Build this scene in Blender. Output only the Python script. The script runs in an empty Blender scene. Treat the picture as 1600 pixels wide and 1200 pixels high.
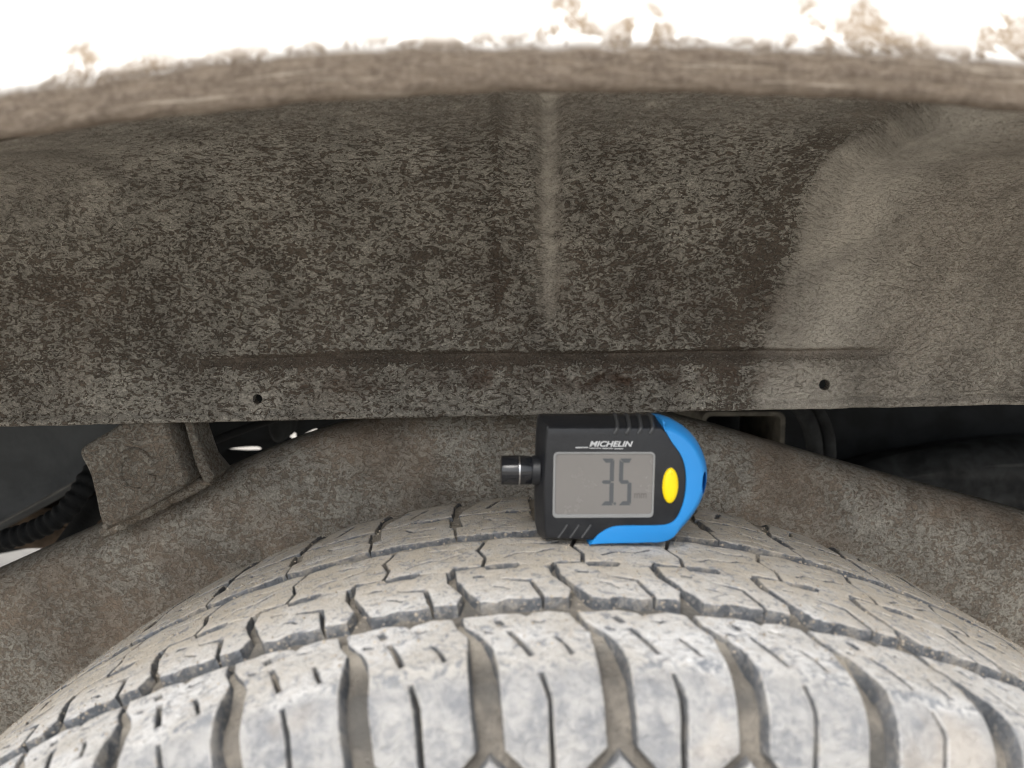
import bpy, bmesh, math, random
import numpy as np
from mathutils import Vector, noise
from mathutils.geometry import tessellate_polygon

random.seed(7)
rng = np.random.default_rng(7)
R_ = math.radians
C = bpy.context.scene.collection
scene = bpy.context.scene

# ------------------------------------------------------------------ camera
CAM_Z, PITCH, FPX = 0.870, R_(6.6), 1210.0
cam_d = bpy.data.cameras.new('camera')
cam = bpy.data.objects.new('camera', cam_d)
C.objects.link(cam)
cam.location = (0, 0, CAM_Z)
cam.rotation_euler = (R_(90) - PITCH, 0, 0)
cam_d.sensor_width = 36.0
cam_d.lens = 36.0 * FPX / 1600.0
cam_d.clip_start = 0.01
cam_d.clip_end = 3000
cam_d.dof.use_dof = True
cam_d.dof.focus_distance = 0.41
cam_d.dof.aperture_fstop = 10.5
scene.camera = cam
scene.cycles.filter_width = 1.1

# ------------------------------------------------------------------ light
SUN_EL, SUN_ROT = R_(52), R_(200)
w = bpy.data.worlds.new('World')
scene.world = w
w.use_nodes = True
nt = w.node_tree
bg = nt.nodes['Background']
sky = nt.nodes.new('ShaderNodeTexSky')
sky.sky_type = 'NISHITA'
sky.sun_disc = False
sky.sun_elevation = SUN_EL
sky.sun_rotation = SUN_ROT
sky.air_density = 1.0
sky.dust_density = 3.0
sky.ozone_density = 1.0
hs = nt.nodes.new('ShaderNodeHueSaturation')
hs.inputs['Saturation'].default_value = 0.22
nt.links.new(sky.outputs[0], hs.inputs['Color'])
nt.links.new(hs.outputs[0], bg.inputs['Color'])
bg.inputs['Strength'].default_value = 0.15
sd = bpy.data.lights.new('sun', 'SUN')
sun = bpy.data.objects.new('sun', sd)
C.objects.link(sun)
sd.energy = 1.0
sd.angle = R_(38)
sd.color = (1.0, 0.95, 0.88)
# sun direction: behind the camera, a little to the left, high
sdir = Vector((math.sin(SUN_ROT) * math.cos(SUN_EL), math.cos(SUN_ROT) * math.cos(SUN_EL), math.sin(SUN_EL)))
sun.rotation_euler = (-sdir).to_track_quat('-Z', 'Y').to_euler()
sun.location = sdir * 20
scene.view_settings.view_transform = 'Standard'
scene.view_settings.look = 'None'
scene.view_settings.gamma = 1.0
scene.view_settings.exposure = 0.93

# ------------------------------------------------------------------ helpers
CP, SP = math.cos(PITCH), math.sin(PITCH)


def at(px, py, Y):
    """world point at distance Y on the sight line of a photo pixel"""
    a = (px - 800) / FPX
    b = -(py - 600) / FPX
    dy = CP + b * SP
    dz = -SP + b * CP
    t = Y / dy
    return Vector((a * t, Y, CAM_Z + dz * t))


def pix(x, y, z):
    """photo pixel of world points (arrays)"""
    zc = z - CAM_Z
    f = y * CP - zc * SP
    u = y * SP + zc * CP
    return 800 + FPX * x / f, 600 - FPX * u / f


def sstep(a, b, x):
    t = np.clip((x - a) / (b - a), 0, 1)
    return t * t * (3 - 2 * t)


def tag(o, label=None, cat=None, group=None, kind=None):
    if label: o['label'] = label
    if cat: o['category'] = cat
    if group: o['group'] = group
    if kind: o['kind'] = kind
    return o


def empty(name, loc):
    o = bpy.data.objects.new(name, None)
    C.objects.link(o)
    o.location = loc
    o.empty_display_size = 0.05
    return o


def link(name, me, mat, parent=None):
    o = bpy.data.objects.new(name, me)
    C.objects.link(o)
    if mat is not None and not me.materials:
        me.materials.append(mat)
    if parent is not None:
        o.parent = parent
        base = parent
        off = Vector((0, 0, 0))
        while base is not None:
            off += base.location
            base = base.parent
        o.location = -off if not o.get('local') else (0, 0, 0)
    return o


def mesh(name, verts, faces, smooth=40, attrs=None, uv=None):
    me = bpy.data.meshes.new(name)
    me.from_pydata([tuple(v) for v in verts], [], [tuple(f) for f in faces])
    if attrs:
        for k, a in attrs.items():
            at_ = me.attributes.new(k, 'FLOAT', 'POINT')
            at_.data.foreach_set('value', np.asarray(a, dtype=np.float32))
    if uv is not None:
        lay = me.uv_layers.new(name='UVMap')
        li = np.zeros(len(me.loops), dtype=np.int32)
        me.loops.foreach_get('vertex_index', li)
        lay.data.foreach_set('uv', np.asarray(uv, dtype=np.float32)[li].ravel())
    me.update()
    if smooth:
        me.shade_smooth()
        me.set_sharp_from_angle(angle=R_(smooth))
    return me


def offset_loop(L, d):
    """move a loop inwards (to its left) by d (scalar or per vertex)"""
    L = np.asarray(L, float)
    e = np.roll(L, -1, 0) - L
    e /= np.maximum(np.linalg.norm(e, axis=1, keepdims=True), 1e-9)
    n = np.stack([-e[:, 1], e[:, 0]], 1)
    n0 = np.roll(n, 1, 0)
    m = n + n0
    den = 1 + (n * n0).sum(1, keepdims=True)
    m = m / np.maximum(den, 0.35)
    d = np.asarray(d, float)
    if d.ndim == 0:
        d = np.full(len(L), float(d))
    return L + m * d[:, None]


def prism(loops, levels, scale=None, cap0=True, cap1=True):
    """loops: outer CCW, holes CW. levels: list of (inset, height).
    scale: per loop per-vertex factor on the inset."""
    V, F = [], []
    rings = []
    for inset, h in levels:
        r = []
        for li, L in enumerate(loops):
            s = 1.0 if scale is None else np.asarray(scale[li], float)
            Lo = offset_loop(L, inset * s) if np.any(inset) else np.asarray(L, float)
            start = len(V)
            for p in Lo:
                V.append((p[0], p[1], h))
            r.append((start, len(L), Lo))
        rings.append(r)
    for a, b in zip(rings[:-1], rings[1:]):
        for (sa, n, _), (sb, _, _) in zip(a, b):
            for i in range(n):
                j = (i + 1) % n
                F.append((sa + i, sa + j, sb + j, sb + i))
    def cap(r, flip):
        polys = [[Vector((p[0], p[1], 0)) for p in Lo] for _, _, Lo in r]
        idx = []
        for s, n, _ in r:
            idx += list(range(s, s + n))
        flat = [p for Lo in polys for p in Lo]
        for t in tessellate_polygon(polys):
            a, b, c = t
            ar = (flat[b] - flat[a]).cross(flat[c] - flat[a]).z
            if abs(ar) < 1e-16:
                continue
            t = (a, b, c) if (ar > 0) != flip else (a, c, b)
            F.append(tuple(idx[k] for k in t))
    if cap1: cap(rings[-1], False)
    if cap0: cap(rings[0], True)
    return V, F


def ccw(L):
    L = np.asarray(L, float)
    x, y = L[:, 0], L[:, 1]
    a = (x * np.roll(y, -1) - np.roll(x, -1) * y).sum()
    return L if a > 0 else L[::-1].copy()


def cw(L):
    return ccw(L)[::-1].copy()


def smooth_poly(L, it=2):
    L = np.asarray(L, float)
    for _ in range(it):
        N = np.roll(L, -1, 0)
        q = 0.75 * L + 0.25 * N
        r = 0.25 * L + 0.75 * N
        L = np.stack([q, r], 1).reshape(-1, 2)
    return L


def smooth_open(L, it=2):
    L = np.asarray(L, float)
    for _ in range(it):
        q = 0.75 * L[:-1] + 0.25 * L[1:]
        r = 0.25 * L[:-1] + 0.75 * L[1:]
        L = np.concatenate([L[:1], np.stack([q, r], 1).reshape(-1, L.shape[1]), L[-1:]])
    return L


def tube_geo(pts, rad, seg=16, caps=True):
    pts = np.asarray(pts, float)
    n = len(pts)
    rad = np.full(n, rad) if np.isscalar(rad) else np.asarray(rad)
    V, F = [], []
    up = Vector((0.123, 0.3, 0.94)).normalized()
    for i in range(n):
        t = Vector(pts[min(i + 1, n - 1)] - pts[max(i - 1, 0)]).normalized()
        a = t.cross(up).normalized()
        b = a.cross(t).normalized()
        for k in range(seg):
            an = 2 * math.pi * k / seg
            V.append(Vector(pts[i]) + (a * math.cos(an) + b * math.sin(an)) * rad[i])
    for i in range(n - 1):
        for k in range(seg):
            k2 = (k + 1) % seg
            F.append((i * seg + k, i * seg + k2, (i + 1) * seg + k2, (i + 1) * seg + k))
    if caps:
        F.append(tuple(range(seg - 1, -1, -1)))
        F.append(tuple((n - 1) * seg + k for k in range(seg)))
    return V, F


def panel(name, mat, parent, outer_px, Y, thick, holes_px=(), bev=0.001, rough=0.0, smooth=35, tilt=None):
    """a plate standing at distance Y, outline given on the plane y = Y, real thickness behind it"""
    def conv(L):
        P = [at(a, b, Y) for a, b in L]
        return [(p.x, p.z) for p in P]
    loops = [ccw(conv(outer_px))] + [cw(conv(h)) for h in holes_px]
    V, F = prism(loops, [(0, 0), (0, thick - bev), (bev * 0.35, thick - bev * 0.35), (bev, thick)])
    W = []
    for a, b, h in V:
        y = Y + thick - h
        p = Vector((a, y, b))
        if tilt: p = tilt(p)
        if rough:
            p += noise.noise_vector(p * 60) * rough
        W.append(p)
    return link(name, mesh(name, W, F, smooth), mat, parent)


# ------------------------------------------------------------------ materials
def new_mat(name):
    m = bpy.data.materials.new(name)
    m.use_nodes = True
    n = m.node_tree
    return m, n, n.nodes['Principled BSDF'], n.links


class NB:
    """tiny node builder"""
    def __init__(self, name):
        self.m, self.t, self.p, self.l = new_mat(name)

    def n(self, typ, **kw):
        x = self.t.nodes.new(typ)
        for k, v in kw.items():
            setattr(x, k, v)
        return x

    def set(self, sock, v):
        if hasattr(v, 'is_linked') or isinstance(v, bpy.types.NodeSocket):
            self.l.new(v, sock)
        else:
            sock.default_value = v

    def noise(self, vec, scale, detail=3, rough=0.55, dist=0.0, out='Fac'):
        x = self.n('ShaderNodeTexNoise')
        self.set(x.inputs['Vector'], vec)
        x.inputs['Scale'].default_value = scale
        x.inputs['Detail'].default_value = detail
        x.inputs['Roughness'].default_value = rough
        x.inputs['Distortion'].default_value = dist
        return x.outputs[out]

    def math(self, op, a, b=None, c=None, clamp=False):
        x = self.n('ShaderNodeMath', operation=op, use_clamp=clamp)
        self.set(x.inputs[0], a)
        if b is not None: self.set(x.inputs[1], b)
        if c is not None: self.set(x.inputs[2], c)
        return x.outputs[0]

    def ramp(self, v, lo, hi, a=0.0, b=1.0):
        x = self.n('ShaderNodeMapRange', interpolation_type='SMOOTHSTEP')
        self.set(x.inputs['Value'], v)
        self.set(x.inputs['From Min'], lo)
        self.set(x.inputs['From Max'], hi)
        self.set(x.inputs['To Min'], a)
        self.set(x.inputs['To Max'], b)
        return x.outputs['Result']

    def mix(self, f, a, b, blend='MIX'):
        x = self.n('ShaderNodeMix', data_type='RGBA', blend_type=blend)
        self.set(x.inputs['Factor'], f)
        self.set(x.inputs['A'] if False else x.inputs[6], a if not isinstance(a, tuple) else (*a, 1))
        self.set(x.inputs[7], b if not isinstance(b, tuple) else (*b, 1))
        return x.outputs[2]

    def pos(self, scale=None, rot=None):
        g = self.n('ShaderNodeNewGeometry').outputs['Position']
        return self.map(g, scale, rot)

    def uv(self, scale=None, rot=None):
        g = self.n('ShaderNodeUVMap').outputs['UV']
        return self.map(g, scale, rot)

    def map(self, v, scale=None, rot=None):
        if scale is None and rot is None:
            return v
        x = self.n('ShaderNodeMapping')
        self.l.new(v, x.inputs['Vector'])
        if scale: x.inputs['Scale'].default_value = scale
        if rot: x.inputs['Rotation'].default_value = rot
        return x.outputs[0]

    def attr(self, name):
        return self.n('ShaderNodeAttribute', attribute_name=name).outputs['Fac']

    def bump(self, h, dist, strength=1.0, nrm=None):
        x = self.n('ShaderNodeBump')
        x.inputs['Strength'].default_value = strength
        x.inputs['Distance'].default_value = dist
        self.l.new(h, x.inputs['Height'])
        if nrm is not None: self.l.new(nrm, x.inputs['Normal'])
        return x.outputs[0]

    def done(self, color=None, rough=None, normal=None, **kw):
        if color is not None: self.set(self.p.inputs['Base Color'], (*color, 1) if isinstance(color, tuple) else color)
        if rough is not None: self.set(self.p.inputs['Roughness'], rough)
        if normal is not None: self.l.new(normal, self.p.inputs['Normal'])
        for k, v in kw.items():
            self.set(self.p.inputs[k.replace('_', ' ')], v)
        return self.m


def crust_mat(name, vec_fn, feat, dark, light, edge, red, use_cake_shade=False, thr=0.5, aniso=1.5, relief=0.0016):
    """dark undercoat with a broken, curled crust of dried mud"""
    b = NB(name)
    v = vec_fn(b, (1, aniso, 1), (0, 0, R_(-9)))
    vi = vec_fn(b, None, None)
    n1 = b.noise(v, feat, 3, 0.55, 1.6)
    n2 = b.noise(v, feat * 2.3, 4, 0.6, 0.9)
    big = b.noise(vi, 17, 3, 0.5, 0.4)
    mid = b.noise(vi, 42, 3, 0.55, 0.6)
    fine = b.noise(vi, 1500, 2, 0.6)
    n = b.math('ADD', b.math('MULTIPLY', n1, 0.68), b.math('MULTIPLY', n2, 0.32))
    sh = b.math('ADD', b.math('MULTIPLY', b.math('SUBTRACT', big, 0.5), 0.09),
                b.math('MULTIPLY', b.math('SUBTRACT', mid, 0.5), 0.09))
    n = b.math('ADD', n, sh)
    if use_cake_shade:
        n = b.math('ADD', n, b.math('MULTIPLY', b.attr('cake_shade'), 0.145))
    crust = b.ramp(n, thr - 0.030, thr + 0.022)
    dist = b.math('ABSOLUTE', b.math('SUBTRACT', n, thr + 0.018))
    rim = b.ramp(dist, 0.010, 0.032, 1.0, 0.0)
    spk = b.ramp(fine, 0.3, 0.7, 0.84, 1.15)
    lm = b.noise(vi, feat * 3.4, 3, 0.6, 0.5)
    lcol = b.mix(b.ramp(lm, 0.36, 0.64), tuple(c * 0.62 for c in light), tuple(c * 1.16 for c in light))
    dcol = b.mix(b.ramp(lm, 0.40, 0.66), dark, tuple(c * 1.75 for c in dark))
    col = b.mix(crust, dcol, lcol)
    n3 = b.noise(v, feat * 1.7, 4, 0.6, 1.0)
    worm = b.ramp(b.math('ABSOLUTE', b.math('SUBTRACT', n3, 0.53)), 0.004, 0.024, 1.0, 0.0)
    worm = b.math('MULTIPLY', worm, b.ramp(n2, 0.40, 0.56))
    rim = b.math('MAXIMUM', b.math('MULTIPLY', rim, b.ramp(mid, 0.36, 0.6, 0.45, 1.0)), b.math('MULTIPLY', worm, 0.7))
    col = b.mix(b.math('MULTIPLY', rim, 0.85), col, edge)
    tint = b.ramp(b.noise(vi, 11, 3, 0.6, 0.5), 0.54 if use_cake_shade else 0.44, 0.74 if use_cake_shade else 0.62)
    col = b.mix(b.math('MULTIPLY', tint, 0.16 if use_cake_shade else 0.5), col, red)
    if use_cake_shade:
        vo = b.n('ShaderNodeTexVoronoi', feature='DISTANCE_TO_EDGE')
        b.set(vo.inputs['Vector'], b.map(b.n('ShaderNodeUVMap').outputs['UV'], (1, 1.25, 1)))
        vo.inputs['Scale'].default_value = 470
        crack = b.math('MULTIPLY', b.ramp(vo.outputs['Distance'], 0.02, 0.12, 1.0, 0.0), b.ramp(b.attr('cake_shade'), 0.1, 0.6))
        mott = b.ramp(b.noise(v, 520, 4, 0.65, 0.8), 0.36, 0.60, 1.0, 0.0)
        mott = b.math('MULTIPLY', mott, b.ramp(b.attr('cake_shade'), 0.0, 0.5))
        col = b.mix(b.math('MULTIPLY', b.math('MAXIMUM', b.math('MULTIPLY', crack, 0.7), mott), 0.85), col, (0.12, 0.105, 0.088))
    if use_cake_shade:
        sf = b.ramp(b.noise(v, 620, 5, 0.7, 0.6), 0.33, 0.68)
        sm = b.mix(sf, tuple(c * 2.3 for c in dark), tuple(c * 1.30 for c in light))
        sm = b.mix(b.ramp(b.attr('cake_shade'), 0.25, 0.8, 0.0, 0.75), sm, tuple(c * 1.45 for c in light))
        col = b.mix(b.attr('soft'), col, sm)
    if use_cake_shade:
        stn = b.math('MULTIPLY', b.attr('stain'), b.ramp(b.noise(vi, 60, 4, 0.65, 0.6), 0.36, 0.6))
        col = b.mix(stn, col, (0.085, 0.055, 0.039))
    tone = b.math('ADD', b.ramp(b.noise(vi, 24, 4, 0.6, 0.8), 0.3, 0.7, 0.84, 1.20), b.ramp(b.noise(b.map(vi, (1, 0.25, 1)), 55, 3, 0.6), 0.3, 0.7, -0.08, 0.08))
    spk = b.math('MULTIPLY', spk, tone)
    x = b.n('ShaderNodeMix', data_type='RGBA', blend_type='MULTIPLY')
    x.inputs['Factor'].default_value = 1.0
    b.l.new(col, x.inputs[6])
    b.l.new(spk, x.inputs[7])
    col = x.outputs[2]
    h = b.math('ADD', b.math('MULTIPLY', b.ramp(n, thr - 0.06, thr + 0.06), 0.7), b.math('MULTIPLY', rim, 0.5))
    h = b.math('ADD', h, b.math('MULTIPLY', fine, 0.22))
    if use_cake_shade:
        h = b.math('MULTIPLY', h, b.ramp(b.attr('soft'), 0.0, 0.8, 1.0, 0.35))
    nr = b.bump(h, relief)
    return b.done(col, 0.92, nr, Specular_IOR_Level=0.2)


MAT = {}
MAT['liner'] = crust_mat('muddy_liner', lambda b, s, r: b.uv(s, r), 215, (0.088, 0.073, 0.059), (0.345, 0.322, 0.282),
                         (0.78, 0.745, 0.66), (0.25, 0.185, 0.14), True, 0.482)
MAT['rail'] = crust_mat('muddy_rail', lambda b, s, r: b.pos((s[0], 1, s[1]) if s else None, (0, r[2], 0) if r else None), 175,
                        (0.165, 0.140, 0.113), (0.345, 0.322, 0.278), (0.47, 0.44, 0.385), (0.30, 0.225, 0.165), False, 0.49, 1.2, 0.0006)


MAT['bracket'] = crust_mat('muddy_bracket_shaded', lambda b, s, r: b.pos((s[0], 1, s[1]) if s else None, (0, r[2], 0) if r else None), 210,
                           (0.125, 0.105, 0.084), (0.245, 0.228, 0.195), (0.34, 0.32, 0.28), (0.21, 0.16, 0.12), False, 0.50, 1.2, 0.0008)  # rail mud darkened in colour for the shade under the liner


def plain(name, col, rough, var=0.25, scale=60, spec=0.3, relief=0.0004, **kw):
    b = NB(name)
    v = b.pos()
    n = b.noise(v, scale, 4, 0.6, 0.4)
    c2 = tuple(c * (1 - var) for c in col)
    c3 = tuple(min(1, c * (1 + var)) for c in col)
    c = b.mix(b.ramp(n, 0.3, 0.7), c2, c3)
    nr = b.bump(b.noise(v, scale * 6, 3), relief)
    return b.done(c, rough, nr, Specular_IOR_Level=spec, **kw)


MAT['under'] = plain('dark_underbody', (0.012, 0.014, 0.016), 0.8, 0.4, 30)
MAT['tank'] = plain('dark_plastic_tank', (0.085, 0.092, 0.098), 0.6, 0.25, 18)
MAT['dim'] = plain('dim_casting', (0.032, 0.034, 0.035), 0.85, 0.5, 40)
MAT['edge'] = plain('edge_highlight', (0.17, 0.165, 0.155), 0.8, 0.2, 60)  # pale tone paints the highlight along the tank's lower edge
MAT['rust'] = plain('rusty_steel', (0.085, 0.062, 0.044), 0.9, 0.4, 45)
MAT['hose'] = plain('black_hose', (0.010, 0.011, 0.012), 0.75, 0.3, 80)
MAT['tube'] = plain('dusty_tube', (0.20, 0.185, 0.155), 0.85, 0.3, 70)
MAT['ground'] = plain('pale_dry_ground', (0.50, 0.47, 0.42), 0.95, 0.15, 3, 0.1, 0.01)


def mat_fender():
    b = NB('white_paint_with_mud')
    uv = b.uv()
    sep = b.n('ShaderNodeSeparateXYZ')
    b.l.new(uv, sep.inputs[0])
    t = sep.outputs[1]                      # height above the lip edge in metres
    ed = b.noise(b.uv((1, 1.3, 1)), 34, 5, 0.62, 0.5)
    ed2 = b.noise(b.uv((1, 1.0, 1)), 95, 5, 0.7, 0.8)
    patch = b.noise(b.uv((1, 0.2, 1)), 14, 2, 0.5, 0.2)
    lim = b.math('ADD', 0.0108, b.math('MULTIPLY', b.math('SUBTRACT', ed, 0.5), 0.008))
    over = b.math('SUBTRACT', t, lim)
    m = b.ramp(over, -0.0016, 0.0020, 1.0, 0.0)
    reach = b.math('MULTIPLY', b.attr('splash'), 0.0155)
    s_ = b.ramp(b.math('SUBTRACT', over, reach), -0.007, 0.002, 1.0, 0.0)
    s_ = b.math('MULTIPLY', s_, b.ramp(ed2, 0.40, 0.50))
    s_ = b.math('MULTIPLY', s_, b.ramp(b.noise(uv, 330, 4, 0.7, 0.6), 0.34, 0.58, 0.55, 1.0))
    spots = b.ramp(b.noise(uv, 210, 3, 0.6, 0.3), 0.70, 0.76)
    spots = b.math('MULTIPLY', spots, b.ramp(t, 0.02, 0.05, 0.7, 0.0))
    film = b.math('MULTIPLY', b.ramp(over, 0.0, 0.007, 0.95, 0.0), b.ramp(ed2, 0.38, 0.58))
    m2 = b.math('MAXIMUM', m, b.math('MAXIMUM', b.math('MULTIPLY', s_, 1.0), b.math('MAXIMUM', spots, film)))
    str_ = b.noise(b.uv((0.55, 2.2, 1)), 210, 5, 0.65, 0.3)
    fine = b.noise(uv, 520, 5, 0.75)
    mud = b.mix(b.ramp(str_, 0.3, 0.72), (0.086, 0.064, 0.047), (0.160, 0.126, 0.094))
    mud = b.mix(b.ramp(fine, 0.35, 0.75, 0, 0.45), mud, (0.29, 0.245, 0.20))
    mud = b.mix(b.ramp(b.noise(b.uv((0.12, 2.2, 1)), 240, 3, 0.6), 0.56, 0.70, 0, 0.6), mud, (0.36, 0.315, 0.255))
    mud = b.mix(b.ramp(over, -0.002, 0.006), mud, (0.27, 0.212, 0.152))
    col = b.mix(m2, (0.82, 0.81, 0.79), mud)
    h = b.math('MULTIPLY', m, b.math('ADD', b.math('MULTIPLY', str_, 0.8), b.math('MULTIPLY', fine, 0.4)))
    nr = b.bump(h, 0.0012)
    return b.done(col, b.ramp(m2, 0, 1, 0.28, 0.95), nr, Specular_IOR_Level=0.4)


MAT['fender'] = mat_fender()


def mat_rubber():
    b = NB('dusty_rubber')
    v = b.pos()
    d = b.attr('dust')
    n1 = b.noise(v, 85, 5, 0.65, 0.6)
    n2 = b.noise(v, 420, 4, 0.65, 0.4)
    n3 = b.noise(v, 26, 3, 0.55, 0.4)
    n4 = b.noise(v, 1400, 2, 0.6)
    k = b.math('ADD', b.math('MULTIPLY', n1, 0.6), b.math('MULTIPLY', n2, 0.4))
    dd = b.math('ADD', d, b.math('MULTIPLY', b.math('SUBTRACT', k, 0.5), 2.9))
    m = b.ramp(dd, 0.06, 0.72)
    dust = b.mix(b.ramp(n3, 0.35, 0.68), (0.51, 0.49, 0.455), (0.645, 0.645, 0.64))
    dust = b.mix(b.ramp(n2, 0.45, 0.75, 0, 0.55), dust, (0.43, 0.37, 0.30))
    dust = b.mix(b.ramp(n4, 0.52, 0.75, 0, 0.35), dust, (0.30, 0.28, 0.26))
    dust = b.mix(b.math('MULTIPLY', b.attr('tan'), b.ramp(n1, 0.35, 0.6, 0.35, 0.95)), dust, (0.50, 0.45, 0.375))
    rub = b.mix(b.ramp(n2, 0.3, 0.7), (0.055, 0.060, 0.070), (0.15, 0.155, 0.165))
    col = b.mix(m, rub, dust)
    n5 = b.noise(v, 240, 5, 0.72, 1.0)
    col = b.mix(b.ramp(n5, 0.52, 0.66, 0, 0.68), col, (0.235, 0.245, 0.265))
    col = b.mix(b.ramp(b.noise(v, 780, 4, 0.7, 0.4), 0.60, 0.70, 0, 0.6), col, (0.22, 0.205, 0.185))
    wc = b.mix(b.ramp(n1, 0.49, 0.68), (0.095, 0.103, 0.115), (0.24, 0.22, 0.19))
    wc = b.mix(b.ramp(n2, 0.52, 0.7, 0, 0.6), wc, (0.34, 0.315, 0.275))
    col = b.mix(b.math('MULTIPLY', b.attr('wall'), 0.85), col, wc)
    gs = b.mix(b.ramp(b.math('ADD', b.math('MULTIPLY', n1, 0.45), b.math('MULTIPLY', n5, 0.55)), 0.40, 0.60), (0.235, 0.242, 0.255), (0.395, 0.39, 0.38))
    n5 = b.noise(v, 240, 5, 0.72, 1.0)
    col = b.mix(b.ramp(n5, 0.52, 0.66, 0, 0.68), col, (0.235, 0.245, 0.265))
    col = b.mix(b.ramp(b.noise(v, 780, 4, 0.7, 0.4), 0.60, 0.70, 0, 0.6), col, (0.22, 0.205, 0.185))
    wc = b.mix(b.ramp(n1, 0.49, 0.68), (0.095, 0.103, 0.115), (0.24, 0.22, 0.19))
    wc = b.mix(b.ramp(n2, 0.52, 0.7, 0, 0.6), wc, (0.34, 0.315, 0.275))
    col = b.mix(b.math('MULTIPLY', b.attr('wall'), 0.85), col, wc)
    gs = b.mix(b.ramp(n3, 0.55, 0.7, 0, 0.5), gs, (0.42, 0.36, 0.29))
    col = b.mix(b.math('MULTIPLY', b.attr('side'), 0.86), col, gs)
    h = b.math('ADD', b.math('MULTIPLY', n2, 0.6), b.math('MULTIPLY', n4, 0.45))
    h = b.math('ADD', h, b.math('MULTIPLY', n5, 0.7))
    chip = b.math('MULTIPLY', b.attr('bend'), b.ramp(b.math('ADD', b.math('MULTIPLY', n1, 0.5), b.math('MULTIPLY', n2, 0.5)), 0.50, 0.57))
    col = b.mix(b.math('MULTIPLY', chip, 0.75), col, (0.17, 0.19, 0.22))
    nr = b.bump(h, 0.0014)
    return b.done(col, 0.92, nr, Specular_IOR_Level=0.2)


MAT['rubber'] = mat_rubber()


def mat_groove():
    b = NB('mud_in_the_grooves')
    v = b.pos()
    n1 = b.noise(v, 70, 4, 0.6, 0.5)
    n2 = b.noise(v, 600, 4, 0.65)
    c = b.mix(b.ramp(n1, 0.34, 0.66), (0.15, 0.138, 0.122), (0.27, 0.245, 0.21))
    c = b.mix(b.ramp(n2, 0.5, 0.75, 0, 0.6), c, (0.12, 0.115, 0.11))
    c = b.mix(b.ramp(b.noise(v, 28, 3, 0.6, 0.4), 0.45, 0.62), c, (0.125, 0.12, 0.112))
    c = b.mix(b.math('MULTIPLY', b.attr('fill'), 0.75), c, b.mix(n2, (0.30, 0.27, 0.225), (0.46, 0.425, 0.365)))
    nr = b.bump(b.math('ADD', n1, n2), 0.002)
    return b.done(c, 0.95, nr, Specular_IOR_Level=0.15)


MAT['groove'] = mat_groove()
MAT['grit'] = plain('sandy_grit', (0.40, 0.35, 0.285), 0.95, 0.3, 400, 0.1)


def flat(name, col, rough, spec=0.5, grain=0.0, dust=0.0, **kw):
    b = NB(name)
    v = b.pos()
    n = b.noise(v, 900, 3, 0.6)
    n2 = b.noise(v, 120, 4, 0.65)
    c = b.mix(b.ramp(n2, 0.3, 0.75, 0, 0.5 * dust), col, tuple(min(1, x * 0.6 + 0.2) for x in col))
    r = b.ramp(n2, 0.3, 0.7, rough * 0.88, rough * 1.12)
    nr = b.bump(n, grain) if grain else None
    return b.done(c, r, nr, Specular_IOR_Level=spec, **kw)


MAT['case'] = flat('black_case_plastic', (0.0115, 0.0128, 0.0158), 0.38, 0.42, 0.00010, 0.06)
MAT['grip'] = flat('grip_plastic', (0.045, 0.047, 0.050), 0.4, 0.5, 0.0, 0.1)
MAT['blue'] = flat('blue_rubbery_plastic', (0.020, 0.25, 0.65), 0.42, 0.45, 0.00006, 0.03)
MAT['yellow'] = flat('yellow_button_plastic', (0.95, 0.70, 0.005), 0.4, 0.4, 0.0, 0.0)
MAT['lcd'] = flat('lcd_glass', (0.192, 0.183, 0.174), 0.25, 0.5, 0.0, 0.0)
MAT['bezel'] = flat('clear_lens_rim', (0.25, 0.255, 0.255), 0.2, 0.6)
MAT['ink'] = flat('lcd_ink', (0.092, 0.098, 0.104), 0.5, 0.2)
MAT['ink2'] = flat('lcd_faint_ink', (0.135, 0.125, 0.12), 0.5, 0.2)
MAT['white_ink'] = flat('white_print', (0.55, 0.56, 0.57), 0.5, 0.3)
MAT['probe'] = flat('glossy_black_probe', (0.012, 0.013, 0.016), 0.16, 0.6)
MAT['chrome'] = flat('silver_ring', (0.6, 0.6, 0.62), 0.25, 0.5, Metallic=1.0)

# ------------------------------------------------------------------ ground
gv = [(-600, -600, 0), (600, -600, 0), (600, 600, 0), (-600, 600, 0)]
ground = link('ground', mesh('ground', gv, [(0, 1, 2, 3)], 0), MAT['ground'])
tag(ground, 'pale dry ground glimpsed under the truck', kind='structure')

# ------------------------------------------------------------------ truck
TX, TYC, TR = 0.026, 0.302, 0.385
TTOP = CAM_Z - 0.0994
TCZ = TTOP - TR
truck = empty('truck', (0.0, 1.0, 0.0))
tag(truck, 'muddy white truck, its rear wheel arch filling the picture', 'truck')

# --- outer fender with rolled lip
def arch_z(x):
    return 0.9200 - np.where(np.asarray(x) < 0.02, 0.54, 0.38) * (x - 0.02) ** 2 - 1.1 * np.maximum(np.abs(x) - 0.3, 0) ** 2

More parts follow.
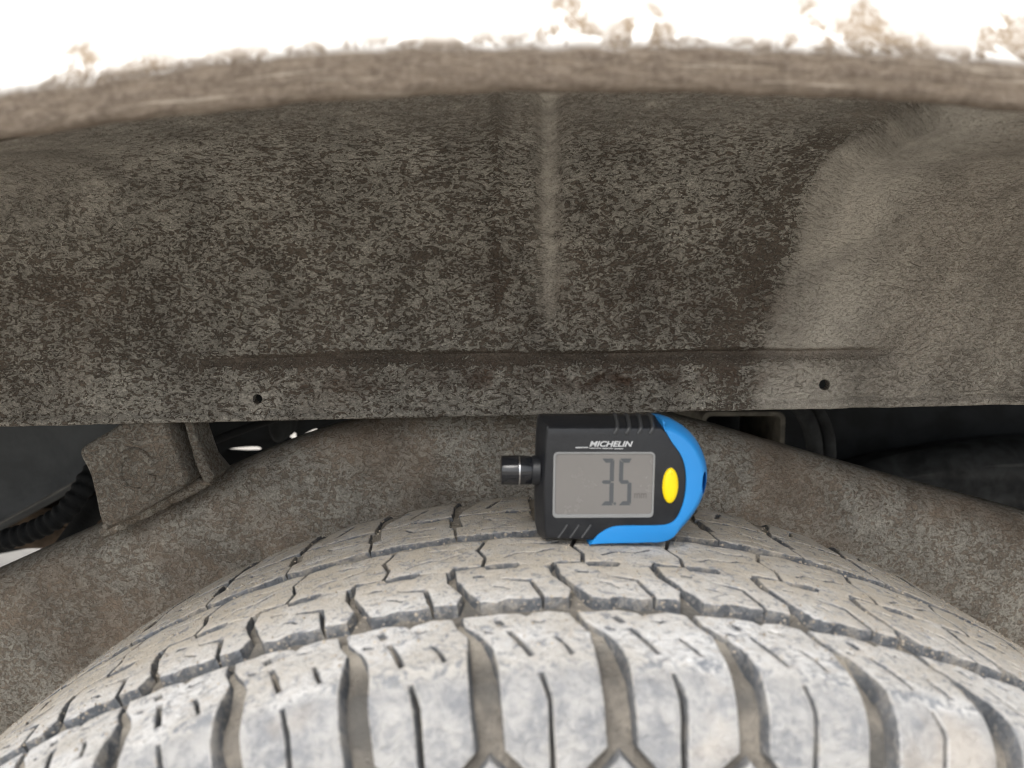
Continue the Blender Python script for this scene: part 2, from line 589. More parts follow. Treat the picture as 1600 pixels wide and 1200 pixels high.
xs = np.concatenate([np.linspace(-0.75, -0.22, 40), np.linspace(-0.215, 0.215, 220), np.linspace(0.22, 0.75, 40)])
prof = np.array([  # (Y, dz above lip, t)
    (0.262, 0.026), (0.240, 0.021), (0.222, 0.0140), (0.211, 0.0065), (0.2045, 0.0012), (0.2000, 0.0002), (0.1986, 0.0012), (0.1980, 0.0040),
    (0.1975, 0.010), (0.1985, 0.014), (0.2000, 0.018), (0.2020, 0.024), (0.204, 0.032), (0.206, 0.045), (0.208, 0.07),
    (0.209, 0.10), (0.209, 0.16), (0.209, 0.25), (0.209, 0.40)])
prof = np.concatenate([prof[:4], smooth_open(prof[4:], 1)])
V, UV = [], []
for x in xs:
    z0 = float(arch_z(x))
    for Y, dz in prof:
        q = Vector((x * 40, dz * 60, 3.3))
        mudd = 0.0006 * noise.noise(q * 2.2) if dz < 0.02 else 0
        zz = z0 + dz + (0.0008 * noise.noise(Vector((x * 90, 1.7, 0))) if dz < 0.004 and Y < 0.215 else 0)
        V.append((x, Y - mudd, zz if dz < 0.1 else z0 * (1 - (dz - 0.1) / 0.3) + 0.92 * (dz - 0.1) / 0.3 + dz))
        UV.append((x, dz if Y < 0.207 else 0.0))
m_ = len(prof)
F = [(i * m_ + j, i * m_ + j + 1, (i + 1) * m_ + j + 1, (i + 1) * m_ + j) for i in range(len(xs) - 1) for j in range(m_ - 1)]
SPL = [(10, .55, 60), (150, .9, 35), (260, .55, 70), (400, .45, 60), (640, .35, 60), (760, .5, 40), (880, 1.15, 45), (1000, .95, 55), (1240, 1.1, 40), (1330, 1.2, 45),
       (1410, .5, 30), (1520, 1.1, 30), (1590, 1.3, 45), (1700, .8, 80), (-150, .8, 80)]
spl = [sum(a * math.exp(-((u - (c - 800) / FPX * 0.2) / (w_ / FPX * 0.2)) ** 2) for c, a, w_ in SPL) for u, t in UV]
fender = link('fender', mesh('fender', V, F, 60, uv=UV, attrs={'splash': spl}), MAT['fender'], truck)
fender['label'] = 'white fender whose rolled lip is caked in brown mud'

# --- wheel well liner
LP = np.array([(0.262, 60), (0.285, 110), (0.315, 155), (0.350, 195), (0.380, 250), (0.402, 320), (0.416, 400), (0.422, 480),
               (0.424, 560), (0.424, 620), (0.423, 648)], float)
pz = np.array([at(800, b, a).z for a, b in LP])
pz[0] = 0.9385
pts = smooth_open(np.stack([LP[:, 0], pz], 1), 3)
seg = np.concatenate([[0], np.cumsum(np.linalg.norm(np.diff(pts, axis=0), axis=1))])
CELL = 0.00145
ns = int(seg[-1] / CELL)
sv = np.linspace(0, seg[-1], ns)
py_ = np.interp(sv, seg, pts[:, 0])
pzz = np.interp(sv, seg, pts[:, 1])
ty = np.gradient(py_, sv); tz = np.gradient(pzz, sv)
ln = np.hypot(ty, tz); ty /= ln; tz /= ln
ny, nz = tz, -ty                           # faces the camera / downwards
ny, nz = (ny, nz) if ny[-20] < 0 else (-ny, -nz)
xd = np.arange(-0.345, 0.3451, CELL)
xg = np.concatenate([np.linspace(-0.75, -0.35, 24), xd, np.linspace(0.35, 0.75, 24)])
X, S = np.meshgrid(xg, sv, indexing='ij')
BY = np.broadcast_to(py_, X.shape).copy(); BZ = np.broadcast_to(pzz, X.shape).copy()
NY = np.broadcast_to(ny, X.shape); NZ = np.broadcast_to(nz, X.shape)
frac = S / seg[-1]
# the lower edge runs a little downhill to the left, the roof follows the arch
BZ += frac * (0.0125 * X / 0.28) * 0.5
BZ += (1 - sstep(0.0, 0.55, frac)) * (arch_z(X) - 0.92)
BZ -= 0.9 * np.maximum(np.abs(X) - 0.36, 0) ** 2 * frac
PX, PY = pix(X, BY, BZ)
# pressings
crv_y = np.array([130, 175, 240, 330, 430, 520, 600, 680]); crv_x = np.array([1470, 1392, 1302, 1250, 1215, 1195, 1190, 1190])
cx = np.interp(PY, crv_y, crv_x)
bul = sstep(0.03, 0.16, frac) * sstep(-8, 46, PX - cx) * (1 - sstep(490, 600, PY) * 0.75)
rib = sstep(0.10, 0.22, frac) * np.exp(-((PX - 857) / 19.0) ** 2) * (1 - sstep(470, 540, PY))
rib2 = np.exp(-((PX - 812) / 20.0) ** 2) * (1 - sstep(420, 560, PY)) * 0.35
grv = np.exp(-((PX - 776) / 9.0) ** 2) * (1 - sstep(430, 560, PY))
cyl = np.interp(PX, [250, 560, 1000, 1400], [567, 553, 553, 545])
cr_on = sstep(240, 420, PX) * (1 - sstep(1330, 1400, PX))
dcr = PY - cyl
crease = np.where(dcr < 0, np.exp(-(dcr / 4.0) ** 2), np.exp(-(dcr / 13.0) ** 2)) * cr_on
crease = crease * (1 + 0.5 * sstep(800, 1100, PX))
disp = 0.0105 * bul + 0.0042 * rib + 0.003 * rib2 - 0.0022 * grv - 0.0052 * crease
disp += 0.0022 * (sstep(-60, -3, dcr) - sstep(-3, 2, dcr)) * cr_on
wob = np.zeros_like(X); fin = np.zeros_like(X); edgen = np.zeros_like(X)
for i in range(X.shape[0]):
    for j in range(X.shape[1]):
        p = Vector((X[i, j], S[i, j], 0))
        wob[i, j] = noise.noise(p * 14)
        fin[i, j] = noise.noise(p * 130) + 0.5 * noise.noise(p * 330)
    edgen[i, :] = noise.noise(Vector((X[i, 0] * 55, 9.1, 0))) + 0.6 * noise.noise(Vector((X[i, 0] * 190, 4.1, 0)))
disp += 0.0016 * wob + 0.00045 * fin * (1 - 0.5 * bul)
# crusted hem along the lower edge
below = (seg[-1] - S)
hem = np.exp(-((below - 0.0016) / 0.0016) ** 2) * (0.0012 + 0.0006 * edgen)
hem -= 0.0016 * np.exp(-((below - 0.0052 - 0.0012 * edgen) / 0.0012) ** 2)
disp += hem
BY2 = BY + NY * disp; BZ2 = BZ + NZ * disp
BZ2 += np.where(below < 0.004, 0.0004 * edgen, 0)
wv = np.zeros(X.shape)
wv[:] = 26 * wob + 5 * fin
cxw = cx + wv
soft = 0.68 * sstep(-12, 20, PX - cxw) * (1 - 0.30 * sstep(470, 620, PY))
soft = np.maximum(soft, 0.55 * sstep(300, 40, PX + 2 * wv) * sstep(470, 220, PY))
soft = np.maximum(soft, 0.5 * sstep(235, 165, PY))
soft = np.maximum(soft, (0.62 + 0.5 * np.clip(fin, -1, 1)).clip(0.1, 0.9) * np.exp(-((PX - 857 - 5 * wob) / 19.0) ** 2) * (1 - sstep(440, 520, PY)))
stain = np.zeros_like(X)
for sx_, sy_, sw_, sh_, sa_ in ((770, 590, 110, 22, .8), (960, 595, 130, 24, 1.0), (1130, 590, 90, 18, .7), (1010, 470, 150, 60, .45), (540, 600, 150, 20, .5), (780, 470, 60, 90, .4), (1190, 480, 50, 60, .4)):
    stain = np.maximum(stain, sa_ * np.exp(-((PX - sx_) / sw_) ** 2 - ((PY - sy_) / sh_) ** 2))
cake_shade = np.clip(0.95 * sstep(-9, 13, PX - cxw) * (0.25 + 0.75 * np.exp(-(np.maximum(PX - cx - 30, 0) / 130.0) ** 2)) * (1 - 0.35 * sstep(480, 600, PY))
               + 1.0 * np.exp(-((PX - 858) / 17.0) ** 2) * (1 - sstep(480, 520, PY)) + 0.25 * sstep(560, 640, PY)
               + 0.35 * sstep(330, 60, PX) * sstep(420, 200, PY) - 1.7 * crease - 0.5 * np.exp(-((PX - cxw + 38) / 34.0) ** 2)  # crease, groove and bulge-side terms paint shade into the mud colour
               - 0.35 * grv - 0.12 * sstep(240, 420, PY) * (PX < cx - 60), -1.0, 1.0)
nX, nS = X.shape
x2 = X.copy(); keep = np.ones((nX - 1, nS - 1), bool)
extraV, extraF = [], []
for hx, hy, hr in ((401, 624, 0.0027), (1284, 602, 0.0030)):
    d2 = (PX - hx) ** 2 + (PY - hy) ** 2
    ci, cj = np.unravel_index(np.argmin(d2), d2.shape)
    ring = {}
    for di in range(-5, 6):
        for dj in range(-5, 6):
            m = max(abs(di), abs(dj))
            if m < 2: continue
            ang = math.atan2(dj, di)
            cr = m * CELL if m > 2 else hr
            rr = hr + (m - 2) * CELL * 1.05
            wgt = 1 - (m - 2) / 3.5
            tx = x2[ci, cj] + math.cos(ang) * rr
            tz_ = BZ2[ci, cj] - math.sin(ang) * rr
            x2[ci + di, cj + dj] += (tx - x2[ci + di, cj + dj]) * wgt
            BZ2[ci + di, cj + dj] += (tz_ - BZ2[ci + di, cj + dj]) * wgt
    keep[ci - 2:ci + 2, cj - 2:cj + 2] = False
    seq = [(i, -2) for i in range(-2, 2)] + [(2, j) for j in range(-2, 2)] + [(i, 2) for i in range(2, -2, -1)] + [(-2, j) for j in range(2, -2, -1)]
    extraF.append([(ci + a) * nS + cj + b_ for a, b_ in seq])
V = np.stack([x2, BY2, BZ2], -1).reshape(-1, 3)
UV = np.stack([X, -S], -1).reshape(-1, 2)
cake_shade_f = cake_shade.reshape(-1)
ii, jj = np.nonzero(keep)
F = np.stack([ii * nS + jj, ii * nS + jj + 1, (ii + 1) * nS + jj + 1, (ii + 1) * nS + jj], 1).tolist()
softf = soft.reshape(-1).tolist(); stainf = stain.reshape(-1).tolist()
V = V.tolist(); UV = UV.tolist(); cake_shade_f = cake_shade_f.tolist()
# folded back lower flange, and the depth of the punched holes
last = [i * nS + nS - 1 for i in range(nX)]
prev = last
for dy, dz in ((0.0012, -0.0006), (0.0030, 0.0004), (0.0038, 0.0040), (0.0150, 0.0060)):
    cur = []
    for k in last:
        x, y, z = V[k]
        V.append([x, y + dy, z + dz]); UV.append([UV[k][0], UV[k][1] - dy]); cake_shade_f.append(0.0); softf.append(0.0); stainf.append(0.0)
        cur.append(len(V) - 1)
    F += [(prev[i], cur[i], cur[i + 1], prev[i + 1]) for i in range(nX - 1)]
    prev = cur
for seq in extraF:
    b0 = len(V)
    for k in seq:
        x, y, z = V[k]
        V.append([x, y + 0.006, z]); UV.append(UV[k]); cake_shade_f.append(-0.8); softf.append(0.0); stainf.append(0.0)
    n_ = len(seq)
    F += [(seq[i], seq[(i + 1) % n_], b0 + (i + 1) % n_, b0 + i) for i in range(n_)]
liner = link('wheel_arch_liner', mesh('wheel_arch_liner', V, F, 60, attrs={'cake_shade': cake_shade_f, 'soft': softf, 'stain': stainf}, uv=UV), MAT['liner'], truck)
liner['label'] = 'mud-crusted wheel arch liner with pressed ribs and two small punched holes'

# --- frame rail arching over the axle
top_px = [(-420, 1090), (-250, 1005), (-100, 938), (0, 893), (90, 853), (160, 823), (330, 747), (440, 699), (560, 662), (680, 637), (800, 630), (950, 634),
          (1100, 668), (1250, 712), (1400, 755), (1500, 782), (1600, 808), (1750, 850), (1950, 905), (2150, 960)]
RY = 0.462
tp = np.array([(at(a, b, RY).x, at(a, b, RY).z) for a, b in top_px])
tp = smooth_open(tp, 2)
nrm = np.stack([-np.gradient(tp[:, 1]), np.gradient(tp[:, 0])], 1)
nrm /= np.linalg.norm(nrm, axis=1, keepdims=True)
sec = []                                     # (depth behind face, distance below the top edge)
for k in range(9):
    a = R_(90) * k / 8
    sec.append((0.030 - 0.030 * math.sin(a), 0.025 - 0.025 * math.cos(a)))
sec = [(0.056, 0.010), (0.053, 0.003), (0.047, 0.0)] + sec + [(0.0, 0.05), (0.0, 0.10), (0.0, 0.150)]
for k in range(1, 5):
    a = R_(90) * k / 4
    sec.append((0.014 - 0.014 * math.cos(a), 0.150 + 0.014 * math.sin(a)))
sec += [(0.052, 0.164)]
d_ = np.linspace(0, 1, len(tp))
seg_t = np.concatenate([[0], np.cumsum(np.linalg.norm(np.diff(tp, axis=0), axis=1))])
tgrid = np.arange(0, seg_t[-1], 0.004)
tp = np.stack([np.interp(tgrid, seg_t, tp[:, k]) for k in (0, 1)], 1)
nrm = np.stack([np.interp(tgrid, seg_t, nrm[:, k]) for k in (0, 1)], 1)
V = []
for p, n in zip(tp, nrm):
    for dy, dn in sec:
        q = Vector((p[0] - n[0] * dn, RY + dy, p[1] - n[1] * dn))
        q.y -= 0.0012 * noise.noise(q * 45)
        V.append(q)
m_ = len(sec)
F = [(i * m_ + j, i * m_ + j + 1, (i + 1) * m_ + j + 1, (i + 1) * m_ + j) for i in range(len(tp) - 1) for j in range(m_)[:-1]]
F += [(i * m_ + m_ - 1, i * m_, (i + 1) * m_, (i + 1) * m_ + m_ - 1) for i in range(len(tp) - 1)]
rail = link('frame_rail', mesh('frame_rail', V, F, 50), MAT['rail'], truck)
rail['label'] = 'dusty frame rail arching behind the tyre'

# --- bump stop bracket with its embossed ring, welded on the rail
br = smooth_poly([(120, 706), (124, 700), (150, 685), (215, 640), (256, 640), (268, 690), (281, 722), (304, 752), (238, 792), (166, 830), (160, 832), (158, 826), (150, 800), (146, 775), (138, 740), (122, 716)], 2)
bracket = panel('bump_stop_bracket', MAT['bracket'], rail, br, 0.430, 0.045, bev=0.004, rough=0.0010)
ringp = []
cB = at(211, 737, 0.4297)
for k in range(36):
    a = 2 * math.pi * k / 34
    if k > 31: break
    a += 0.4
    ringp.append((cB.x + 0.0098 * math.cos(a), 0.4298, cB.z + 0.0115 * math.sin(a)))
Vt, Ft = tube_geo(ringp, 0.0025, 8)
Vt = [Vector((v[0], 0.4298 + (v[1] - 0.4298) * 0.6, v[2])) for v in Vt]
link('embossed_ring', mesh('embossed_ring', Vt, Ft, 60), MAT['bracket'], rail)
wb = []
for k in range(46):
    f = k / 45
    p = at(160 + (330 - 160) * f, 833 + (748 - 833) * f, 0.452)
    wb.append((p.x, p.y + 0.001 * noise.noise(Vector((f * 9, 0, 0))), p.z + 0.0016 * noise.noise(Vector((f * 14, 3, 0)))))
Vt, Ft = tube_geo(wb, [0.0036 + 0.0013 * noise.noise(Vector((k * 0.55, 7, 0))) for k in range(46)], 10)
link('weld_bead', mesh('weld_bead', Vt, Ft, 60), MAT['rail'], rail)
panel('strap', MAT['bracket'], rail, smooth_poly([(281, 640), (298, 640), (309, 688), (330, 736), (335, 748), (323, 757), (315, 750), (297, 704)], 1), 0.437, 0.02, bev=0.002, rough=0.0008)
panel('gusset', MAT['tube'], rail, [(322, 700), (330, 712), (350, 736), (338, 745), (318, 730)], 0.468, 0.012, bev=0.001)

# --- underbody: added dark backing sheet with daylight gaps, unseen bed floor, tank, spring, hoses
gaps = [smooth_poly([(345, 703), (384, 698), (408, 698), (407, 705), (380, 706)], 1),
        smooth_poly([(449, 676), (462, 675), (463, 686), (450, 688)], 1),
        smooth_poly([(469, 682), (493, 669), (499, 674), (473, 689)], 1),
        [(-240, 945), (-120, 922), (0, 892), (40, 882), (66, 868), (86, 853), (40, 858), (0, 866), (-60, 874), (-240, 900)]]
panel('void_backing', MAT['under'], truck, [(-900, 480), (2300, 480), (2300, 1120), (-900, 1120)], 0.86, 0.01, gaps)  # made-up sheet: stands for the dark void and hides the bright ground
Vb, Fb = prism([ccw([(-2.3, 0.213), (2.3, 0.213), (2.3, 2.0), (-2.3, 2.0)])], [(0, 1.03), (0, 1.06)])
link('unseen_bed_floor', mesh('unseen_bed_floor', Vb, Fb, 0), MAT['under'], truck)  # out of view, added to stop light leaking in from above

def tank_tilt(p):
    return Vector((p.x, p.y + (p.z - 0.72) * -0.35, p.z))
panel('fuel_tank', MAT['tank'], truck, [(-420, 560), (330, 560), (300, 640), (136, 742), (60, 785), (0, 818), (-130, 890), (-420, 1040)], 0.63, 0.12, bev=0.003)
p0, p1 = at(-200, 928, 0.6275), at(134, 744, 0.6275)
Vt, Ft = tube_geo([tuple(p0.lerp(p1, k / 12)) for k in range(13)], 0.0011, 8)
link('tank_seam', mesh('tank_seam', Vt, Ft, 60), MAT['edge'], truck)
for k, (ya, yb, yd) in enumerate(((793, 823, 0.0), (824, 858, 0.004))):
    o = panel('spring_leaf', MAT['rust'], truck, [(-420, ya + 4), (30, ya), (260, ya - 2), (260, yb - 2), (30, yb), (-420, yb + 4)], 0.745 + yd, 0.06, bev=0.002, rough=0.0015)
Vt = []
hp = smooth_open(np.array([tuple(at(a, b, y)) for a, b, y in ((190, 690, 0.60), (142, 740, 0.575), (124, 774, 0.565), (98, 805, 0.56), (56, 829, 0.56), (0, 846, 0.56), (-90, 868, 0.56), (-260, 905, 0.56))]), 3)
hl = np.concatenate([[0], np.cumsum(np.linalg.norm(np.diff(hp, axis=0), axis=1))])
hg = np.arange(0, hl[-1], 0.0011)
hp = np.stack([np.interp(hg, hl, hp[:, k]) for k in range(3)], 1)
Vt, Ft = tube_geo(hp, 0.0076 + 0.0006 * np.sign(np.sin(hg * 2 * math.pi / 0.0075)) * np.abs(np.sin(hg * 2 * math.pi / 0.0075)) ** 0.4, 18)
hose = link('corrugated_hose', mesh('corrugated_hose', Vt, Ft, 50), MAT['hose'], truck)
hp = smooth_open(np.array([tuple(at(a, b, 0.60)) for a, b in ((205, 770), (160, 785), (136, 806), (118, 836), (92, 870), (50, 920))]), 3)
Vt, Ft = tube_geo(hp, 0.009, 14)
link('brake_line', mesh('brake_line', Vt, Ft, 50), MAT['hose'], truck)
panel('spring_hanger', MAT['dim'], truck, smooth_poly([(414, 600), (446, 600), (448, 668), (442, 690), (428, 694), (417, 676)], 1), 0.70, 0.04, bev=0.003, rough=0.001)
for pts_ in (((250, 720), (340, 686), (420, 656), (520, 628), (640, 598)),):
    hp = smooth_open(np.array([tuple(at(a_, b_, 0.61)) for a_, b_ in pts_]), 3)
    Vt, Ft = tube_geo(hp, 0.0032, 10)
    link('brake_pipe', mesh('brake_pipe', Vt, Ft, 60), MAT['hose'], truck)
# open square tube of the rear crossmember
def rrect(cx, cz, w_, h_, r, n=5):
    L = []
    for sx, sz, a0 in ((1, -1, -90), (1, 1, 0), (-1, 1, 90), (-1, -1, 180)):
        for k in range(n + 1):
            a = R_(a0 + 90 * k / n)
            L.append((cx + sx * (w_ / 2 - r) + r * math.cos(a), cz + sz * (h_ / 2 - r) + r * math.sin(a)))
    return np.array(L)
a, b = at(1097, 643, 0.72), at(1224, 742, 0.72)
cx_, cz_, ww, hh = (a.x + b.x) / 2, (a.z + b.z) / 2, b.x - a.x, a.z - b.z
outer = rrect(cx_, cz_, ww, hh, 0.008); inner = rrect(cx_, cz_, ww - 0.0085, hh - 0.0085, 0.005)[::-1]
V, F = prism([outer, inner], [(0, 0), (0, 0.13), (0.0006, 0.1306)])
link('crossmember_tube', mesh('crossmember_tube', [(p[0], 0.72 + 0.1306 - p[2], p[1]) for p in V], F, 40), MAT['tube'], truck)
for px_, rr in ((1248, 0.0075), (1272, 0.0055)):
    hp = smooth_open(np.array([tuple(at(px_ + dx, y, 0.70)) for dx, y in ((-40, 560), (-10, 620), (18, 660), (26, 700), (22, 735), (0, 790))]), 3)
    Vt, Ft = tube_geo(hp, rr, 14)
    link('rubber_hose', mesh('rubber_hose', Vt, Ft, 50), MAT['dim'], truck)
panel('axle_housing', MAT['dim'], truck, smooth_poly([(1180, 790), (1330, 735), (1500, 700), (1750, 690), (2200, 720), (2200, 1000), (1180, 1000)], 2), 0.80, 0.05, bev=0.02, rough=0.004)

# ------------------------------------------------------------------ tyre
vv = np.linspace(-0.215, 0.215, 861)
def theta_of(v):
    a = np.abs(v)
    th = np.minimum(a, 0.088) / 1.0
    th = th + np.clip((a - 0.088) / 0.020, 0, 1) * R_(60)
    th = th + np.clip((a - 0.108) / 0.045, 0, 1) * R_(25) + np.maximum(a - 0.153, 0) / 0.055 * R_(38)
    return np.sign(v) * th
TH = theta_of(vv)
dv = vv[1] - vv[0]
yy = np.cumsum(np.cos(TH)) * dv; yy -= np.interp(0, vv, yy)
rr_ = -np.cumsum(np.sin(TH)) * dv; rr_ -= np.interp(0, vv, rr_)

def prof_at(v):
    y = np.interp(v, vv, yy); r = np.interp(v, vv, rr_); t = np.interp(v, vv, TH)
    return y, r, t

def surf(u, v, h):
    """arc length u, meridian v, height h (metres) -> tyre local coordinates"""
    y, r, t = prof_at(v)
    rad = TR + r + h * math.cos(t)
    yo = y + h * math.sin(t)
    an = u / TR
    return Vector((rad * math.sin(an), yo, rad * math.cos(an)))

tyre_v = np.concatenate([np.linspace(-0.213, -0.112, 22), np.linspace(-0.11, 0.11, 66), np.linspace(0.112, 0.213, 22)])
NA = 300
V = []; FILL = []
for i in range(NA):
    an = 2 * math.pi * i / NA
    for v in tyre_v:
        y, r, t = prof_at(v)
        dep = float(np.interp(v * 1000, [-120, -84, -76, -64, -60, -50, -46, -20, 8, 16, 20, 50, 58, 90, 110], [6.2, 6.4, 2.0, 1.9, 4.6, 4.6, 3.6, 3.4, 3.4, 4.2, 2.8, 2.6, 2.0, 2.0, 4.0])) / 1000 * float(1 - sstep(0.120, 0.140, np.abs(v)))
        q = Vector((math.sin(an) * TR * 40, y * 40, math.cos(an) * TR * 40))
        dep += -0.0010 * noise.noise(q * 2.1) - 0.0005 * noise.noise(q * 6)
        rad = TR + r - dep * math.cos(t)
        V.append((rad * math.sin(an), y - dep * math.sin(t), rad * math.cos(an)))
        FILL.append(float(sstep(0.0052, 0.0018, dep)) if abs(v) < 0.11 else 0.0)
m_ = len(tyre_v)
F = [(i * m_ + j, ((i + 1) % NA) * m_ + j, ((i + 1) % NA) * m_ + j + 1, i * m_ + j + 1) for i in range(NA) for j in range(m_ - 1)]
tyre = bpy.data.objects.new('tyre', mesh('tyre', V, F, 60, attrs={'fill': FILL}))
C.objects.link(tyre)
tyre.data.materials.append(MAT['groove'])
tyre.parent = truck
tyre.location = Vector((TX, TYC, TCZ)) - truck.location
tyre['label'] = 'worn all-terrain tyre coated in pale dust'

NP = 64
P_ = 2 * math.pi * TR * 1000 / NP           # pitch in mm


def block_mesh(name, loops, depth=7.0, cham=0.7, top=0.0, seed=0):
    loops = [ccw(loops[0])] + [cw(l) for l in loops[1:]]
    # slightly irregular worn outline
    V, F = prism(loops, [(-0.6, -depth), (0.0, top - cham * 1.1), (cham * 0.35, top - cham * 0.3), (cham, top)], cap0=False)
    bm = bmesh.new()
    vs = [bm.verts.new(v) for v in V]
    for f in F:
        try: bm.faces.new([vs[k] for k in f])
        except ValueError: pass
    bmesh.ops.triangulate(bm, faces=bm.faces[:])
    co = np.array(V)
    for ax, st in ((1, 4.0), (0, 5.0)):
        for c in np.arange(math.floor(co[:, ax].min() / st) * st, co[:, ax].max(), st):
            pc = [0, 0, 0]; pc[ax] = c + 0.013
            no = [0, 0, 0]; no[ax] = 1
            bmesh.ops.bisect_plane(bm, geom=bm.verts[:] + bm.edges[:] + bm.faces[:], dist=1e-5, plane_co=pc, plane_no=no)
    bmesh.ops.remove_doubles(bm, verts=bm.verts[:], dist=1e-4)
    bm.verts.index_update()
    W, D, SD, WL, TN, BD = [], [], [], [], [], []
    for v in bm.verts:
        u, vq, h = v.co
        q = Vector((u, vq, seed * 17.3))
        topness = 1.0 if h > top - 0.3 * cham - 0.01 else 0.0
        hh = h + (0.35 * noise.noise(q * 0.11) + 0.16 * noise.noise(q * 0.4)) * (1 if h > -depth + 1 else 0)
        uu = u + 0.22 * noise.noise(q * 0.33 + Vector((9, 0, 0)))
        v2 = vq + 0.22 * noise.noise(q * 0.33 + Vector((0, 9, 0)))
        W.append(surf(uu / 1000, v2 / 1000, hh / 1000))
        side = float(sstep(90, 99, abs(vq) + 2.5 * noise.noise(q * 0.2)))
        TN.append(float(sstep(-62, -15, vq))); BD.append(math.exp(-((abs(vq) - 92.5 + 2 * noise.noise(q * 0.15)) / 4.0) ** 2) if h >= top - 0.02 else 0.0)
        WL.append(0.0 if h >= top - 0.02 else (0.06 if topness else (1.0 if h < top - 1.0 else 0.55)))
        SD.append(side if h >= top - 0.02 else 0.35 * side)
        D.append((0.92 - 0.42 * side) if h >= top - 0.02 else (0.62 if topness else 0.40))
    fs = [[v.index for v in f.verts] for f in bm.faces]
    bm.free()
    me = mesh(name, W, fs, 42, attrs={'dust': D, 'side': SD, 'wall': WL, 'tan': TN, 'bend': BD})
    me.materials.append(MAT['rubber'])
    return me


def slit(pts, wd):
    """closed thin loop around a polyline (a hole)"""
    pts = np.asarray(pts, float)
    t = np.gradient(pts, axis=0)
    t /= np.linalg.norm(t, axis=1, keepdims=True)
    n = np.stack([-t[:, 1], t[:, 0]], 1) * wd / 2
    return np.concatenate([pts + n, (pts - n)[::-1]])


def mirror(L):
    return [(u, -v) for u, v in L]


def near_lug(j):
    def jt(a=0.5): return random.uniform(-a, a) * j
    le = [(1.2, -62.5), (3.2, -69), (8.2, -75.5), (11.6, -82), (13.6, -92), (14.6, -115.5)]
    wd = [2.4, 2.6, 3.8, 7.0, 8.6, 8.4]
    ri = [(u + P_ - g, v) for (u, v), g in zip(le, wd)]
    ri[0] = (ri[0][0], -62.5 + jt(1))
    bot = [(27.2, -128.0), (27.4 + jt(), -103), (25.6, -95.5), (26.8, -95.3), (29.0 + jt(), -103), (28.8, -128.2)]
    top = [(30, -61.5), (24, -62.8 + jt()), (22.6, -64.6), (20.8, -62.6), (14 + jt(), -61.0), (8, -62.2)]
    outer = le + bot + ri[::-1] + top
    s1 = slit([(17.0 + jt(), -73), (19.8, -79), (23.6 + jt(), -88)], 1.5)
    s2 = slit([(13.0, -65.5), (15.0 + jt(), -69.5)], 1.9)
    s4 = slit([(31.5 + jt(), -78), (33.6, -82), (36.0 + jt(), -88)], 1.0)
    s5 = slit([(9.5 + jt(), -73.0), (12.0, -73.8)], 1.2)
    s3 = slit([(24.5, -67.5), (27.0, -68.4 + jt()), (28.5, -67.8)], 1.1)
    return [outer, s1, s2, s3, s4, s5] if random.random() < 0.6 else [outer, s1, s2, s3, s5]


def mid_a(j):
    def jt(a=0.5): return random.uniform(-a, a) * j
    return [[(1.6, -22.5), (3.0, -33), (8.5 + jt(), -45), (12.5, -52.0), (18, -52.8), (22, -50.6), (28.0 + jt(), -52.4), (32.8, -51.6),
             (29.2, -38.2), (19.5 + jt(), -34.8), (19.7, -33.6), (30.4, -36.8), (34.2, -51.4), (42.0, -52.2 + jt()), (43.6, -45), (37.6, -33), (36.2, -22.5),
             (26 + jt(), -21.2), (24.4, -24.6), (14, -24.4 + jt()), (12.6, -21.2)],
            slit([(9, -30.5), (13.0, -31.0 + jt())], 1.6), slit([(16.5, -40), (20, -41.5 + jt()), (22.5, -44)], 0.9)]


def mid_b(j):
    def jt(a=0.5): return random.uniform(-a, a) * j
    return [[(-3.0, 9.0), (-6.2 + jt(), -2), (-2.6, -12), (-3.4, -20.4), (9, -19.4), (10.5, -22.6), (21.5, -22.8 + jt()), (23, -19.4), (P_ - 4.6, -20.4),
             (P_ - 3.8, -12), (P_ - 7.4 + jt(), -2), (P_ - 4.4, 9.0), (P_ - 9, 10.5), (18 + jt(), 9.0), (8, 11.0)],
            slit([(4.0, -13.5), (9, -9 + jt()), (17, -9.5), (24, -5)], 1.0), slit([(11, 3.0), (20, 0.8 + jt()), (26, 2.6)], 1.0)]


def far_c(j):
    def jt(a=0.5): return random.uniform(-a, a) * j
    return [[(-1.0, 53), (0.5, 44), (2.2 + jt(), 35), (-1.2, 33.5), (0.4, 20.4), (7, 18.6), (14 + jt(), 20.2), (24, 18.8), (P_ - 0.3, 20.4),
             (P_ - 1.9, 33.5), (P_ - 3.4, 35), (P_ - 4.6, 44), (P_ - 5.6, 53), (24, 52 + jt()), (14, 53.6)],
            slit([(8, 25), (17, 28 + jt()), (26, 26)], 0.9), slit([(12, 45), (16, 39), (27, 38 + jt())], 1.1)]


def far_lug(j):
    le = [(4.2, 56.2), (5.5, 66), (9, 74), (11.6, 82), (13.6, 92), (14.2, 109)]
    wd = [3.2, 4.6, 8.4, 11.4, 11.6, 11.4]
    ri = [(u + P_ - g, v) for (u, v), g in zip(le, wd)]
    outer = le + [(27.0, 119.5)] + ri[::-1] + [(27, 57.4), (16, 55.8)]
    return [outer, slit([(17, 66), (20, 74), (24, 84)], 1.4)]


def pad(j):
    return [[(10.0, -117.6), (-2.6, -130.2), (-2.6, -137), (22.2, -137), (22.2, -130.2)]]


